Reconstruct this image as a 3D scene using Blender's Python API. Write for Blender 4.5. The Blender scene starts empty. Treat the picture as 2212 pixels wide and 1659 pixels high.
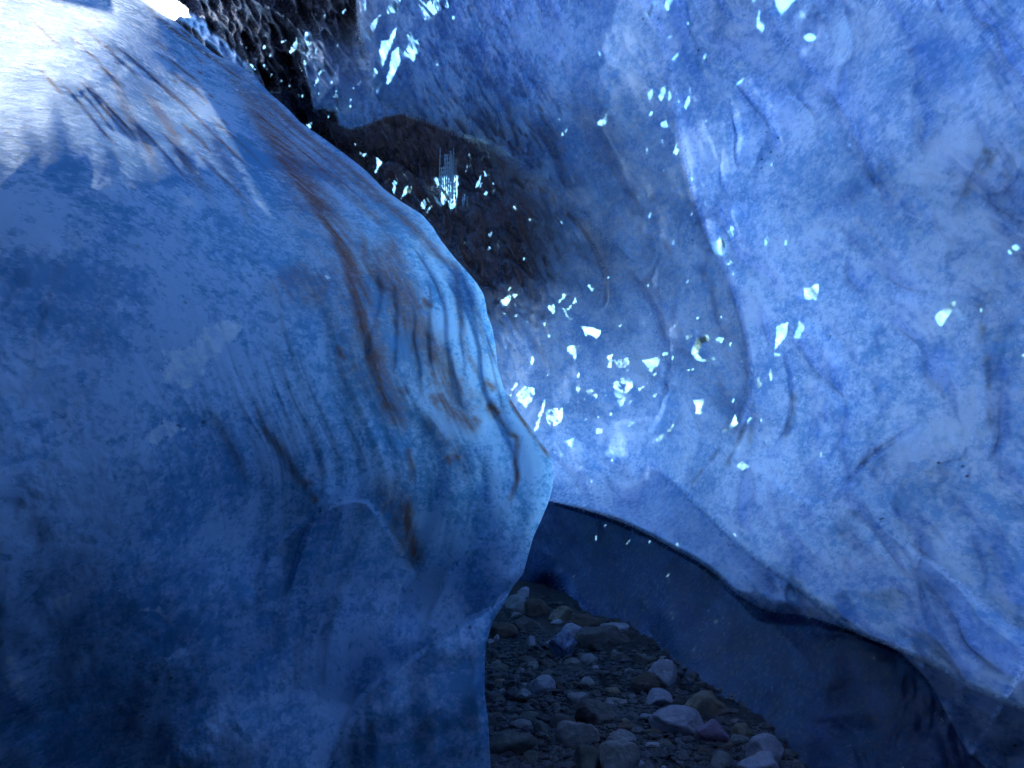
import bpy, math, random
import numpy as np
from mathutils import Vector
rnd = random.Random(7)
scene = bpy.context.scene
C = scene.collection

# ------------------------------------------------------------------ camera
F = 1805.0; CX, CY = 1106.0, 829.5          # picture measured on a 2212 x 1659 grid
CAMZ = 1.22; PITCH = math.radians(3.0)
cam_d = bpy.data.cameras.new('camera'); cam = bpy.data.objects.new('camera', cam_d); C.objects.link(cam)
cam.location = (0, 0, CAMZ); cam.rotation_euler = (math.radians(90)+PITCH, 0, 0)
cam_d.sensor_width = 36; cam_d.lens = 36*F/2212; cam_d.clip_end = 500; cam_d.clip_start = 0.05
scene.camera = cam
cp, sp = math.cos(PITCH), math.sin(PITCH)
def unproj(x, y, d):
    """picture direction + distance along the view axis -> world metres"""
    x = np.asarray(x, float); y = np.asarray(y, float); d = np.asarray(d, float)
    X = (x-CX)/F*d; U = -(y-CY)/F*d
    return np.stack([X, d*cp - U*sp, CAMZ + d*sp + U*cp], -1)

# ------------------------------------------------------------------ numeric helpers
_r = np.random.RandomState(3)
PERM = _r.permutation(512).astype(np.int64); GR = _r.normal(size=(512, 3)); GR /= np.linalg.norm(GR, axis=1)[:, None]
def perlin(p):
    i = np.floor(p).astype(np.int64); f = p-i; w = f*f*f*(f*(f*6-15)+10); out = 0
    for a in (0, 1):
        for b in (0, 1):
            for c in (0, 1):
                h = PERM[(i[:, 0]+a) & 511]; h = PERM[(h+i[:, 1]+b) & 511]; h = PERM[(h+i[:, 2]+c) & 511]
                g = GR[h]
                v = g[:, 0]*(f[:, 0]-a)+g[:, 1]*(f[:, 1]-b)+g[:, 2]*(f[:, 2]-c)
                out = out + v*(w[:, 0] if a else 1-w[:, 0])*(w[:, 1] if b else 1-w[:, 1])*(w[:, 2] if c else 1-w[:, 2])
    return out*1.6
def fbm(a, b, c=0.0, oct=4, gain=.5):
    a, b = np.broadcast_arrays(np.asarray(a, float), np.asarray(b, float)); c = np.broadcast_to(np.asarray(c, float), a.shape)
    p = np.stack([a.ravel(), b.ravel(), c.ravel()], -1); s = 0; amp = 1
    for k in range(oct):
        s = s + amp*perlin(p*2**k + 17.3*k); amp *= gain
    return s.reshape(a.shape)
def sstep(a, b, x):
    t = np.clip((x-a)/(b-a), 0, 1); return t*t*(3-2*t)
def tps(ctrl, x, y, step=12.0):
    """thin-plate surface through (x, y, value) triples, evaluated at x, y"""
    c = np.array(ctrl, float); P = c[:, :2]/1000; v = c[:, 2]; n = len(P)
    K = lambda r2: np.where(r2 > 1e-12, r2*np.log(np.maximum(r2, 1e-12)), 0)
    A = np.zeros((n+3, n+3)); A[:n, :n] = K(((P[:, None]-P[None])**2).sum(-1))+np.eye(n)*1e-3
    A[:n, n] = 1; A[:n, n+1:] = P; A[n, :n] = 1; A[n+1:, :n] = P.T
    w = np.linalg.solve(A, np.r_[v, 0, 0, 0])
    xf, yf = x.ravel()/1000, y.ravel()/1000
    s = w[n]+w[n+1]*xf+w[n+2]*yf
    for k in range(n): s += w[k]*K((xf-P[k, 0])**2+(yf-P[k, 1])**2)
    return s.reshape(x.shape)
def curve(pts, n=6):
    """Catmull-Rom through points"""
    p = np.array(pts, float); q = np.vstack([2*p[0]-p[1], p, 2*p[-1]-p[-2]]); out = []
    for i in range(1, len(q)-2):
        for t in np.linspace(0, 1, n, endpoint=False):
            a, b, c, d = q[i-1:i+3]
            out.append(.5*((2*b)+(-a+c)*t+(2*a-5*b+4*c-d)*t*t+(-a+3*b-3*c+d)*t**3))
    out.append(p[-1]); return np.array(out)
def sdist(pl, x, y, pad=None):
    """signed distance to a polyline (positive on its right-hand side as drawn, y down) and the parameter 0..1"""
    best = np.full(x.shape, 1e9); sg = np.zeros(x.shape); tt = np.zeros(x.shape); n = len(pl)-1
    if pad is not None:
        lo = pl.min(0)-pad; hi = pl.max(0)+pad
        m = (x > lo[0]) & (x < hi[0]) & (y > lo[1]) & (y < hi[1])
        if not m.any(): return best, tt
        d, t = sdist(pl, x[m], y[m]); best[m] = d; tt[m] = t; return best, tt
    for k in range(n):
        a, b = pl[k], pl[k+1]; ab = b-a; L = (ab**2).sum()+1e-9
        t = np.clip(((x-a[0])*ab[0]+(y-a[1])*ab[1])/L, 0, 1)
        dx = x-(a[0]+ab[0]*t); dy = y-(a[1]+ab[1]*t); d = dx*dx+dy*dy
        m = d < best; best = np.where(m, d, best)
        sg = np.where(m, np.sign(ab[0]*dy-ab[1]*dx), sg); tt = np.where(m, (k+t)/n, tt)
    return np.sqrt(best)*np.where(sg == 0, 1, sg)*-1, tt
def inpoly(poly, x, y):
    c = np.zeros(x.shape, bool); n = len(poly); j = n-1
    for i in range(n):
        xi, yi = poly[i]; xj, yj = poly[j]
        c ^= ((yi > y) != (yj > y)) & (x < (xj-xi)*(y-yi)/(yj-yi+1e-12)+xi); j = i
    return c

# ------------------------------------------------------------------ materials
def new_mat(name):
    m = bpy.data.materials.new(name); m.use_nodes = True; nt = m.node_tree; nt.nodes.clear()
    return m, nt, (lambda t, **k: _nd(nt, t, k)), nt.links.new
def _nd(nt, t, k):
    n = nt.nodes.new(t)
    for a, v in k.items():
        if a.startswith('_'): n.inputs[a[1:].replace('_', ' ')].default_value = v
        else: setattr(n, a, v)
    return n
def mixc(N, Lk, fac, a, b, blend='MIX'):
    n = N('ShaderNodeMix', data_type='RGBA', blend_type=blend)
    for s, v in ((n.inputs[0], fac), (n.inputs[6], a), (n.inputs[7], b)):
        if hasattr(v, 'links'): Lk(v, s)
        else: s.default_value = v
    return n.outputs[2]
def ramp(N, Lk, src, stops):
    n = N('ShaderNodeValToRGB'); e = n.color_ramp.elements
    while len(e) < len(stops): e.new(.5)
    for el, (p, c) in zip(e, stops): el.position = p; el.color = (c, c, c, 1) if not hasattr(c, '__len__') else (*c, 1)
    Lk(src, n.inputs[0]); return n.outputs[0]
def math_(N, Lk, op, a, b=0.0):
    n = N('ShaderNodeMath', operation=op)
    for s, v in ((n.inputs[0], a), (n.inputs[1], b)):
        if hasattr(v, 'links'): Lk(v, s)
        else: s.default_value = v
    return n.outputs[0]

def ice_material(name, deep, pale, dirtc, mott=42.0, stretch=(1, 1, 1), bump=.35, rough=(.22, .5), trans=.3, glints=False, tcol=(.5, .8, 1), sw=.2, dkeep=1.5, bw=0.0, grain=1.):
    m, nt, N, Lk = new_mat(name)
    out = N('ShaderNodeOutputMaterial'); P = N('ShaderNodeBsdfPrincipled')
    att = N('ShaderNodeAttribute', attribute_name='mask'); sep = N('ShaderNodeSeparateColor'); Lk(att.outputs['Color'], sep.inputs[0])
    dirt, frost, thin = sep.outputs  # third channel holds the painted glints
    tc = N('ShaderNodeAttribute', attribute_name='rest'); mp = N('ShaderNodeMapping'); mp.inputs['Scale'].default_value = stretch
    Lk(tc.outputs['Vector'], mp.inputs[0]); co = mp.outputs[0]
    def noise(sc, det=6, ro=.6, src=co, dist=0):
        n = N('ShaderNodeTexNoise', _Scale=sc, _Detail=det, _Roughness=ro, _Distortion=dist); Lk(src, n.inputs['Vector']); return n.outputs['Fac']
    uvn = N('ShaderNodeUVMap', uv_map='flow')
    big = noise(3.2, 6, .6); mid = noise(mott*.36, 8, .68); fine = noise(mott*1.25, 6, .72)
    streak = noise(1.0, 6, .65, uvn.outputs[0], 0)
    v = math_(N, Lk, 'MULTIPLY', mid, .55); v = math_(N, Lk, 'ADD', v, math_(N, Lk, 'MULTIPLY', fine, .55))
    v = math_(N, Lk, 'ADD', v, math_(N, Lk, 'MULTIPLY', big, .45)); v = math_(N, Lk, 'ADD', v, math_(N, Lk, 'MULTIPLY', streak, sw)); v = math_(N, Lk, 'ADD', v, (.3-sw)*.5)
    for vs_, va in ((105, .10), (42, .08)):           # crystal grains
        vc = N('ShaderNodeTexVoronoi', _Scale=vs_); Lk(co, vc.inputs['Vector']); sc_ = N('ShaderNodeSeparateColor'); Lk(vc.outputs['Color'], sc_.inputs[0])
        v = math_(N, Lk, 'ADD', v, math_(N, Lk, 'MULTIPLY', math_(N, Lk, 'SUBTRACT', sc_.outputs[0], .5), va*grain))
    v = math_(N, Lk, 'ADD', v, math_(N, Lk, 'MULTIPLY', math_(N, Lk, 'SUBTRACT', big, .5), bw))
    base = mixc(N, Lk, ramp(N, Lk, v, [(.80, 0.0), (.90, .42), (.97, .75), (1.0, 1.0)]), (*deep, 1), (*pale, 1))
    # sparse black silt grains
    vor = N('ShaderNodeTexVoronoi', _Scale=mott*.9); Lk(co, vor.inputs['Vector'])
    gr = math_(N, Lk, 'MULTIPLY', ramp(N, Lk, vor.outputs['Distance'], [(.10, 1.0), (.2, 0.0)]), ramp(N, Lk, noise(5.5, 3, .6), [(.60, 0.0), (.68, 1.0)]))
    base = mixc(N, Lk, math_(N, Lk, 'MULTIPLY', gr, .8), base, (.012, .02, .04, 1))
    # silt held in the ice; in the slab it also carries painted shade
    dn = math_(N, Lk, 'ADD', math_(N, Lk, 'MULTIPLY', streak, .45), math_(N, Lk, 'MULTIPLY', fine, .75))
    dn = math_(N, Lk, 'SUBTRACT', dn, .58)
    dfac = math_(N, Lk, 'ADD', dirt, math_(N, Lk, 'MULTIPLY', dn, math_(N, Lk, 'MULTIPLY', ramp(N, Lk, dirt, [(0, 0.0), (.35, 1.0), (.8, .8), (1, .15)]), dkeep)))
    n = N('ShaderNodeClamp'); Lk(dfac, n.inputs[0]); dfac = n.outputs[0]
    base = mixc(N, Lk, math_(N, Lk, 'MULTIPLY', dfac, .96), base, (*dirtc, 1))
    # white crust: frost patches, plus sunlit brightness painted on the shoulder
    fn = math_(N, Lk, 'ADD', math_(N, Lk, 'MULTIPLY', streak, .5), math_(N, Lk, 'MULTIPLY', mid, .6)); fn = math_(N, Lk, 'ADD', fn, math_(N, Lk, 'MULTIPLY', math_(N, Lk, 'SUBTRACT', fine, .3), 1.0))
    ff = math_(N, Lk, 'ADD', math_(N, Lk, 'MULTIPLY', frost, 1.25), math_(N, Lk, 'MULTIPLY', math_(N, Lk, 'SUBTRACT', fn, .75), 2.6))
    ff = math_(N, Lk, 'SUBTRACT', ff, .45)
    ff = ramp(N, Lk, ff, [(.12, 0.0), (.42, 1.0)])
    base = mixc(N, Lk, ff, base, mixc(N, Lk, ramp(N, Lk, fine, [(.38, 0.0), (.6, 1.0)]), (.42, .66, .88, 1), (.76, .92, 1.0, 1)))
    Lk(base, P.inputs['Base Color'])
    rr = N('ShaderNodeMapRange'); Lk(fine, rr.inputs[0]); rr.inputs[1].default_value = .35; rr.inputs[2].default_value = .65
    rr.inputs[3].default_value = rough[0]; rr.inputs[4].default_value = rough[1]; Lk(math_(N, Lk, 'MAXIMUM', rr.outputs[0], math_(N, Lk, 'MULTIPLY', ramp(N, Lk, frost, [(.005, 0.0), (.05, 1.0)]), .75)), P.inputs['Roughness'])
    P.inputs['IOR'].default_value = 1.31; Lk(math_(N, Lk, 'SUBTRACT', .6, math_(N, Lk, 'MULTIPLY', ramp(N, Lk, frost, [(.005, 0.0), (.05, 1.0)]), .5)), P.inputs['Specular IOR Level'])
    h = math_(N, Lk, 'ADD', math_(N, Lk, 'MULTIPLY', mid, 1.0), math_(N, Lk, 'MULTIPLY', fine, .35))
    h = math_(N, Lk, 'ADD', h, math_(N, Lk, 'MULTIPLY', streak, sw*2.4)); h = math_(N, Lk, 'ADD', h, math_(N, Lk, 'MULTIPLY', ff, .2))
    b = N('ShaderNodeBump', _Strength=bump, _Distance=.03); Lk(h, b.inputs['Height']); Lk(b.outputs[0], P.inputs['Normal'])
    T = N('ShaderNodeBsdfTranslucent'); Lk(mixc(N, Lk, 1.0, base, (*tcol, 1), 'MULTIPLY'), T.inputs[0])
    S = N('ShaderNodeMixShader'); Lk(math_(N, Lk, 'MULTIPLY', att.outputs['Alpha'], trans), S.inputs[0]); Lk(P.outputs[0], S.inputs[1]); Lk(T.outputs[0], S.inputs[2])
    if glints:                                # painted glints: masked spots that let daylight straight through
        wn = math_(N, Lk, 'ADD', thin, math_(N, Lk, 'MULTIPLY', math_(N, Lk, 'SUBTRACT', fine, .5), .25))
        wn = math_(N, Lk, 'ADD', wn, math_(N, Lk, 'MULTIPLY', math_(N, Lk, 'SUBTRACT', noise(16, 3, .5, dist=1.2), .52), .75))
        wf = ramp(N, Lk, wn, [(.50, 0.0), (.56, .22), (.64, .34), (.90, .85)])
        Rf = N('ShaderNodeBsdfRefraction', _Roughness=.35, _IOR=1.08, _Color=(.30, .60, .78, 1)); Lk(b.outputs[0], Rf.inputs['Normal'])
        S2 = N('ShaderNodeMixShader'); Lk(wf, S2.inputs[0]); Lk(S.outputs[0], S2.inputs[1]); Lk(Rf.outputs[0], S2.inputs[2]); S = S2
    Lk(S.outputs[0], out.inputs[0])
    return m

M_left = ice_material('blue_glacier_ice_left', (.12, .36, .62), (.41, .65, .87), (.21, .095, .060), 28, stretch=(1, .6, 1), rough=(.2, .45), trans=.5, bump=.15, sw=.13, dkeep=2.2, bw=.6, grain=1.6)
M_right = ice_material('blue_glacier_ice_right', (.20, .38, .68), (.60, .71, .93), (.030, .019, .029), 32, stretch=(1, .5, 1), rough=(.12, .40), bump=.24, trans=.3, glints=True, sw=.0, tcol=(.62, .84, 1), bw=.12)

M_slab = ice_material('slab_ice_painted_shade', (.035, .09, .25), (.14, .22, .44), (.010, .020, .058), 34, rough=(.10, .35), bump=.3, trans=.0, glints=True, sw=.0)  # dark silty ice, deepened with the undercut's shade painted into the colour
def rock_mat(name, c1, c2, sc=14, bump=.5, rough=.8):
    m, nt, N, Lk = new_mat(name); out = N('ShaderNodeOutputMaterial'); P = N('ShaderNodeBsdfPrincipled', _Roughness=rough); Lk(P.outputs[0], out.inputs[0])
    tc = N('ShaderNodeTexCoord'); a = N('ShaderNodeTexNoise', _Scale=sc, _Detail=9, _Roughness=.7); b = N('ShaderNodeTexNoise', _Scale=sc*6, _Detail=6, _Roughness=.7)
    Lk(tc.outputs['Object'], a.inputs[0]); Lk(tc.outputs['Object'], b.inputs[0])
    s = math_(N, Lk, 'ADD', math_(N, Lk, 'MULTIPLY', a.outputs[0], .6), math_(N, Lk, 'MULTIPLY', b.outputs[0], .4))
    Lk(mixc(N, Lk, ramp(N, Lk, s, [(.38, 0.0), (.62, 1.0)]), (*c1, 1), (*c2, 1)), P.inputs['Base Color'])
    bp = N('ShaderNodeBump', _Strength=bump, _Distance=.02); Lk(s, bp.inputs['Height']); Lk(bp.outputs[0], P.inputs['Normal']); return m
# ------------------------------------------------------------------ mesh building
def props(o, label=None, cat=None, group=None, kind=None):
    for k, v in (('label', label), ('category', cat), ('group', group), ('kind', kind)):
        if v: o[k] = v
    return o
def mesh_from(name, V, Fc, mats, mask=None, uv=None, rest=None, smooth=True, matidx=None):
    me = bpy.data.meshes.new(name)
    V = np.asarray(V, np.float32); Fc = np.asarray(Fc, np.int32)
    me.vertices.add(len(V)); me.vertices.foreach_set('co', V.ravel())
    k = Fc.shape[1]; me.loops.add(Fc.size); me.loops.foreach_set('vertex_index', Fc.ravel())
    me.polygons.add(len(Fc)); me.polygons.foreach_set('loop_start', np.arange(0, Fc.size, k, dtype=np.int32))
    me.polygons.foreach_set('use_smooth', np.full(len(Fc), smooth))
    if matidx is not None: me.polygons.foreach_set('material_index', matidx.astype(np.int32))
    me.update(calc_edges=True)
    if mask is not None:
        a = me.attributes.new('mask', 'FLOAT_COLOR', 'POINT'); a.data.foreach_set('color', (mask if mask.shape[1] == 4 else np.c_[mask, np.zeros(len(mask))]).astype(np.float32).ravel())
    if mask is not None:
        a = me.attributes.new('rest', 'FLOAT_VECTOR', 'POINT'); a.data.foreach_set('vector', np.asarray(V if rest is None else rest, np.float32).ravel())
    if uv is not None:
        u = me.uv_layers.new(name='flow'); u.data.foreach_set('uv', np.asarray(uv, np.float32)[Fc.ravel()].ravel())
    for m in mats: me.materials.append(m)
    me.validate()
    o = bpy.data.objects.new(name, me); C.objects.link(o); return o
def grid_faces(nr, nc, off=0):
    i = np.arange(nr-1)[:, None]*nc+np.arange(nc-1)[None]
    return (np.stack([i, i+nc, i+nc+1, i+1], -1).reshape(-1, 4)+off)
def sub_object(name, P, mask, uv, faces, mats):
    used = np.unique(faces); lut = np.full(len(P), -1); lut[used] = np.arange(len(used))
    return mesh_from(name, P[used], lut[faces], mats, mask[used], uv[used])

# ================================================================== LEFT ICE WALL
SIL = [(150,-260),(235,-80),(307,0),(352,32),(378,44),(401,64),(465,118),(512,138),(553,168),(580,199),(623,236),(650,266),(691,293),(745,333),(789,367),(829,408),(866,435),(910,462),(934,489),(947,511),(967,538),(987,563),(1008,585),(1028,609),(1045,636),(1049,656),(1052,676),(1063,706),(1070,744),(1075,794),(1088,838),(1109,872),(1136,909),(1159,942),(1180,966),(1190,986),(1192,1003),(1197,1027),(1192,1060),(1183,1090),(1166,1130),(1152,1160),(1141,1200),(1130,1240),(1106,1270),(1085,1310),(1063,1345),(1051,1390),(1047,1430),(1047,1500),(1055,1560),(1060,1659),(1066,1760),(1075,1900)]
SIL = np.array(SIL, float)
LY = np.arange(-240, 1860, 2.5)
S_y = np.interp(LY, SIL[:, 1], SIL[:, 0])
ker = np.hanning(9); ker /= ker.sum(); S_y = np.convolve(np.pad(S_y, 4, 'edge'), ker, 'valid')
kb = np.hanning(121); kb /= kb.sum(); S_s = np.convolve(np.pad(S_y, 60, 'edge'), kb, 'valid')
XL = -900.0
e = np.r_[np.linspace(0, 1, 26)**2*60, 60+np.arange(1, 400)*2.9]
e = np.r_[e[e < 1150], np.linspace(1160, 2100, 40)]
EE, YY = np.meshgrid(e, LY); SS = np.repeat(S_y[:, None], len(e), 1)
XX = SS-EE
LC = [(-900,-200,2.2),(-900,400,1.3),(-900,1000,1.0),(-900,1800,1.2),(-300,-200,3.6),(-300,100,2.6),(-300,500,1.55),(-300,1000,1.3),(-300,1800,1.6),
 (0,-200,4.3),(0,0,3.3),(0,180,2.55),(0,350,2.12),(0,600,1.85),(0,900,1.7),(0,1250,1.72),(0,1500,1.95),(0,1800,2.2),
 (230,-100,4.9),(250,60,3.7),(255,230,2.9),(300,420,2.45),(300,700,2.15),(300,1000,2.05),(300,1300,2.2),(300,1600,2.5),
 (430,130,4.3),(450,300,3.35),(520,500,2.85),(600,700,2.7),(600,950,2.62),(560,1200,2.7),(550,1450,2.65),(560,1700,2.6),
 (600,260,4.15),(740,380,3.85),(800,520,3.4),(850,700,3.15),(850,900,3.05),(900,1050,3.05),(850,1250,2.92),(750,1350,2.78),(800,1600,2.66),
 (930,510,3.8),(1010,620,3.65),(1040,800,3.5),(1100,950,3.4),(1150,1050,3.28),(1080,1200,3.08),(1020,1320,2.88),(950,1500,2.74),(1020,1700,2.68)]
DL = tps(LC, XX, YY); RL = unproj(XX, YY, DL)
s_n = (XX-XL)/(np.repeat(S_s[:, None], len(e), 1)-XL)     # flow coordinate across (constant along meltwater lines)
QX = s_n*2000-.42*(YY-500)*sstep(900, 100, XX)
maskL = np.zeros(XX.shape+(4,))
wrp = fbm(QX/160, YY/420, 3.0, 3)
# flutes that follow the flow
fl = fbm(QX/85, YY/520, 1.0, 2, .45); fl2 = fbm(QX/34+wrp, YY/260, 5.0, 3, .55)
upper = sstep(1500, 1000, YY)*sstep(150, 500, XX+YY*.25)
shd = sstep(700, 250, YY+.35*XX)
DL += -(.003+.052*sstep(380, 850, XX))*fl*(.35+.65*upper)*(1-.6*shd) - .007*sstep(200, 600, XX)*fl2*(.2+.8*upper)*(1-.5*shd)
# lumpy lower left
lump = fbm(XX/140+YY/300, YY/210, 9.0, 3, .5); DL += -.035*lump*(1-upper*.7)*(1-.8*shd)
DL += -.004*np.abs(fbm(XX/40, YY/55, 11., 4, .55))*(1-upper*.5)*(1-.85*shd)
# traced folds: (points, depth step, width, dirt, dirt width)
def fold(pts, step, w, dirt=0., dw=10., taper=(.15, .15), side=0):
    global DL
    pl = curve(pts, 5); d, t = sdist(pl, XX, YY, 160)
    if w > 5: step *= .6; w *= 1.5; dw *= 1.45; dirt *= .85
    taper = (max(.18, taper[0]), max(.18, taper[1])); tp = sstep(0, taper[0]+1e-6, t)*sstep(0, taper[1]+1e-6, 1-t)
    m = np.abs(d) < 150; d = np.where(m, d, 150.)
    if step: DL += np.where(m, step*np.tanh(d/w)*np.exp(-(d/(w*(11 if w < 5 else 7)))**2)*tp, 0)
    if dirt:
        dd = np.where(side*d > 0, d*.45, d) if side else d
        maskL[..., 0] = np.maximum(maskL[..., 0], dirt*np.exp(-(dd/dw)**2)*tp)
fold([(420,60),(500,160),(560,262),(640,385),(700,470),(738,541),(758,609),(772,663),(785,727),(809,794),(829,862),(859,919),(886,959)], -.05, 10, .95, 12, (.25,.08), 1)
fold([(600,350),(660,440),(700,530),(730,600),(760,700),(800,830),(850,930)], 0, 10, .35, 40, (.2,.1))
fold([(735,420),(782,508),(789,555),(812,599),(839,626),(855,628)], -.03, 8, .8, 9, (.3,.05))
fold([(800,470),(831,511),(846,541),(859,585),(880,632),(896,683),(923,727),(950,775),(991,845),(1045,912)], -.04, 9, .75, 20, (.2,.08), -1)
fold([(872,500),(866,560),(872,610),(885,650),(905,700)], .03, 6, .5, 4)
fold([(900,500),(923,525),(944,552),(974,568),(986,585),(986,626),(994,676),(1004,744),(1025,794),(1045,825),(1078,846)], -.035, 7, .55, 6, (.1,.05))
fold([(1028,616),(1034,680),(1044,740),(1052,800),(1075,850),(1110,905)], .03, 8, .3, 4)
fold([(1045,872),(1075,902),(1099,936),(1116,946),(1113,996),(1117,1030),(1108,1065),(1090,1100)], -.03, 7, .85, 4, (.05,.2))
fold([(1088,838),(1109,880),(1136,918),(1159,952),(1180,978),(1188,995)], 0, 5, .8, 5)
fold([(923,840),(950,865),(985,895),(1020,915),(1048,918)], .03, 8, .85, 13)
fold([(905,760),(960,830),(1000,870),(1040,900)], 0, 8, .5, 34)
fold([(1042,818),(1058,833),(1072,846)], 0, 8, .95, 8, (.2,.2))
fold([(1050,868),(1070,888),(1080,900)], 0, 8, .95, 9, (.2,.2))
fold([(958,985),(981,992),(1003,984)], .01, 8, .85, 9, (.2,.2))
fold([(905,870),(950,940),(990,990),(1020,1050)], -.03, 9, .35, 16)
fold([(840,838),(866,845),(885,838)], 0, 8, .7, 10)
fold([(912,640),(923,658),(938,660)], 0, 6, .9, 6)
fold([(728,740),(736,765),(752,778)], 0, 6, .8, 5)
fold([(240,150),(252,175),(266,219),(290,270),(317,310),(330,350),(361,398)], -.02, 8, .5, 7, (.2,.3))
fold([(300,160),(324,209),(371,286),(394,337),(421,381),(448,415),(490,500)], -.02, 8, .5, 8, (.2,.4))
fold([(430,250),(480,340),(520,430),(545,520)], -.015, 8, .25, 8, (.3,.3))
fold([(520,230),(590,330),(640,430),(690,540)], -.015, 8, .45, 10, (.3,.3))
fold([(450,120),(540,215),(620,300),(700,370),(780,440),(850,500),(900,560)], -.025, 9, .55, 9, (.1,.3))
fold([(500,150),(590,230),(680,310),(760,370),(840,440),(900,490),(950,545)], -.02, 7, .75, 6, (.1,.3))
fold([(640,290),(740,370),(820,430),(880,480),(930,535),(970,565)], 0, 7, .6, 13, (.2,.2))
fold([(549,845),(559,889),(573,930),(607,973),(640,1024),(658,1046)], -.02, 8, .6, 6, (.45,.1))
fold([(640,1030),(658,1044),(678,1042)], 0, 8, .9, 6, (.2,.1))
fold([(655,1040),(672,1066),(686,1090)], -.02, 8, .7, 6)
fold([(431,855),(462,899),(499,963),(526,1020),(550,1080)], -.02, 12, .2, 7, (.5, .3))
fold([(876,1040),(874,1084),(880,1126),(894,1188),(912,1230)], .02, 10, .98, 12, (.35,.02))
fold([(820,1000),(840,1080),(868,1150),(893,1225)], 0, 10, .45, 22, (.3,.05))
fold([(610,560),(640,600),(690,625),(720,640)], 0, 10, .6, 34, (.3,.3))
fold([(884,962),(882,985),(890,1013),(886,1060)], 0, 6, .8, 5, (.1,.3))
for a, b, c_ in ((715,20,.7),(760,90,.6),(820,150,.6),(690,200,.5)): pass
for k in range(40):
    x = rnd.uniform(20, 560); y = rnd.uniform(0, 160)+max(0, x-300)*.6; L_ = rnd.uniform(8, 34); fold([(x, y), (x+L_*.5+rnd.uniform(-2, 2), y+L_*.42), (x+L_, y+L_*.85)], 0, 4, rnd.uniform(.5, .9), rnd.uniform(1.2, 2.6), (.3, .3))
for k in range(26):                         # thin silt lines drawn out along the ridge
    s0 = .70+.29*(k/25)+rnd.uniform(-.008, .008); y0 = rnd.uniform(-20, 330); y1 = y0+rnd.uniform(60, 260)
    ys = np.linspace(y0, y1, 5); sx = np.interp(ys, LY, S_s); fold([(XL+s0*(sx[i]-XL)+rnd.uniform(-3, 3), ys[i]) for i in range(5)], -.006, 4, rnd.uniform(.5, .95), rnd.uniform(1.6, 3.6), (.3,.3))
def blur(a, n):
    k = np.hanning(n); k /= k.sum(); h = n//2
    for ax in (0, 1):
        a = np.apply_along_axis(lambda r: np.convolve(np.pad(r, h, 'edge'), k, 'valid'), ax, a)
    return a
def region_step(pts, amt, w, fade, lo=-1):
    """surface below / beyond the traced line falls back by amt: an overhanging lip"""
    global DL
    pl = curve(pts, 5); d, t = sdist(pl, XX, YY, 420)
    m = (np.abs(d) < 400) & (d*lo > -60)
    dd = np.where(m, d*lo, -400.)
    g = sstep(-w, w, dd)*np.exp(-np.clip(dd, 0, None)/fade)*sstep(395, 150, dd)*sstep(0, .3, t)*sstep(0, .3, 1-t)
    far = sstep(15, 90, dd); g = g*(1-far)+blur(blur(g, 61), 41)*far
    DL += amt*g
    return g
# arch over the smooth panel
region_step([(600,1330),(622,1270),(637,1222),(651,1177),(671,1129),(703,1098),(745,1080),(796,1084),(834,1136),(858,1174),(879,1219),(893,1240),(872,1275),(865,1320),(862,1370),(858,1410)], .20, 7, 200, 1)
region_step([(1090,1105),(1046,1153),(1014,1195),(980,1229),(955,1262),(925,1330),(905,1390)], .13, 7, 130, -1)
gb = region_step([(1120,1262),(1084,1290),(1053,1316),(997,1348),(928,1396),(859,1444),(800,1484),(765,1527),(741,1569),(716,1640),(700,1720)], .28, 6, 600, -1)
region_step([(700,1095),(640,1130),(590,1180),(560,1240),(535,1310)], .07, 10, 130, -1)
# frost patches
def patch(poly, v, soft=8, sf=1):
    pl = np.array(poly+[poly[0]], float); d, t = sdist(pl, XX, YY, 60); ins = inpoly(poly, XX, YY)
    maskL[..., 1] = np.maximum(maskL[..., 1], v*np.clip(.5+np.where(ins, 1, -1)*np.minimum(np.abs(d), 60)/(soft*2.4), 0, 1))
patch([(357,758),(404,758),(448,711),(499,694),(519,707),(505,734),(455,775),(404,835),(357,828)], 1.35, 14)
patch([(317,946),(357,906),(398,926),(337,957)], 1.25, 12)
patch([(118,1295),(150,1282),(148,1305),(122,1322)], 1.3, 8)
patch([(320,1318),(345,1305),(350,1330)], 1.1, 12)
patch([(5,1420),(40,1420),(60,1500),(30,1510),(5,1480)], .95, 20)
patch([(692,590),(712,582),(715,618)], .5, 8)
patch([(10,590),(35,575),(42,610)], .35, 10)
# weathered shoulder: white crust with sunlit brightness painted in where the wall rounds over
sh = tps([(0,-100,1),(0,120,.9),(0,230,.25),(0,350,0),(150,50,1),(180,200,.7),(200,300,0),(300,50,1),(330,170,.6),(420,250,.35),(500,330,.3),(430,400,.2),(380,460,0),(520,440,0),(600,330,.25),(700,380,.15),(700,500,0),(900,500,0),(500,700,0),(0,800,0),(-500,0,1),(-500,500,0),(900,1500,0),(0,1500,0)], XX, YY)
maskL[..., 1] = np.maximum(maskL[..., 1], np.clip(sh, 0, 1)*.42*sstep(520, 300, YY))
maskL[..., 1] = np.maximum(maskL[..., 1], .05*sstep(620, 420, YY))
maskL[..., 3] = np.exp(-(EE/150))*sstep(350, 560, YY)*sstep(1300, 1000, YY)
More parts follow.
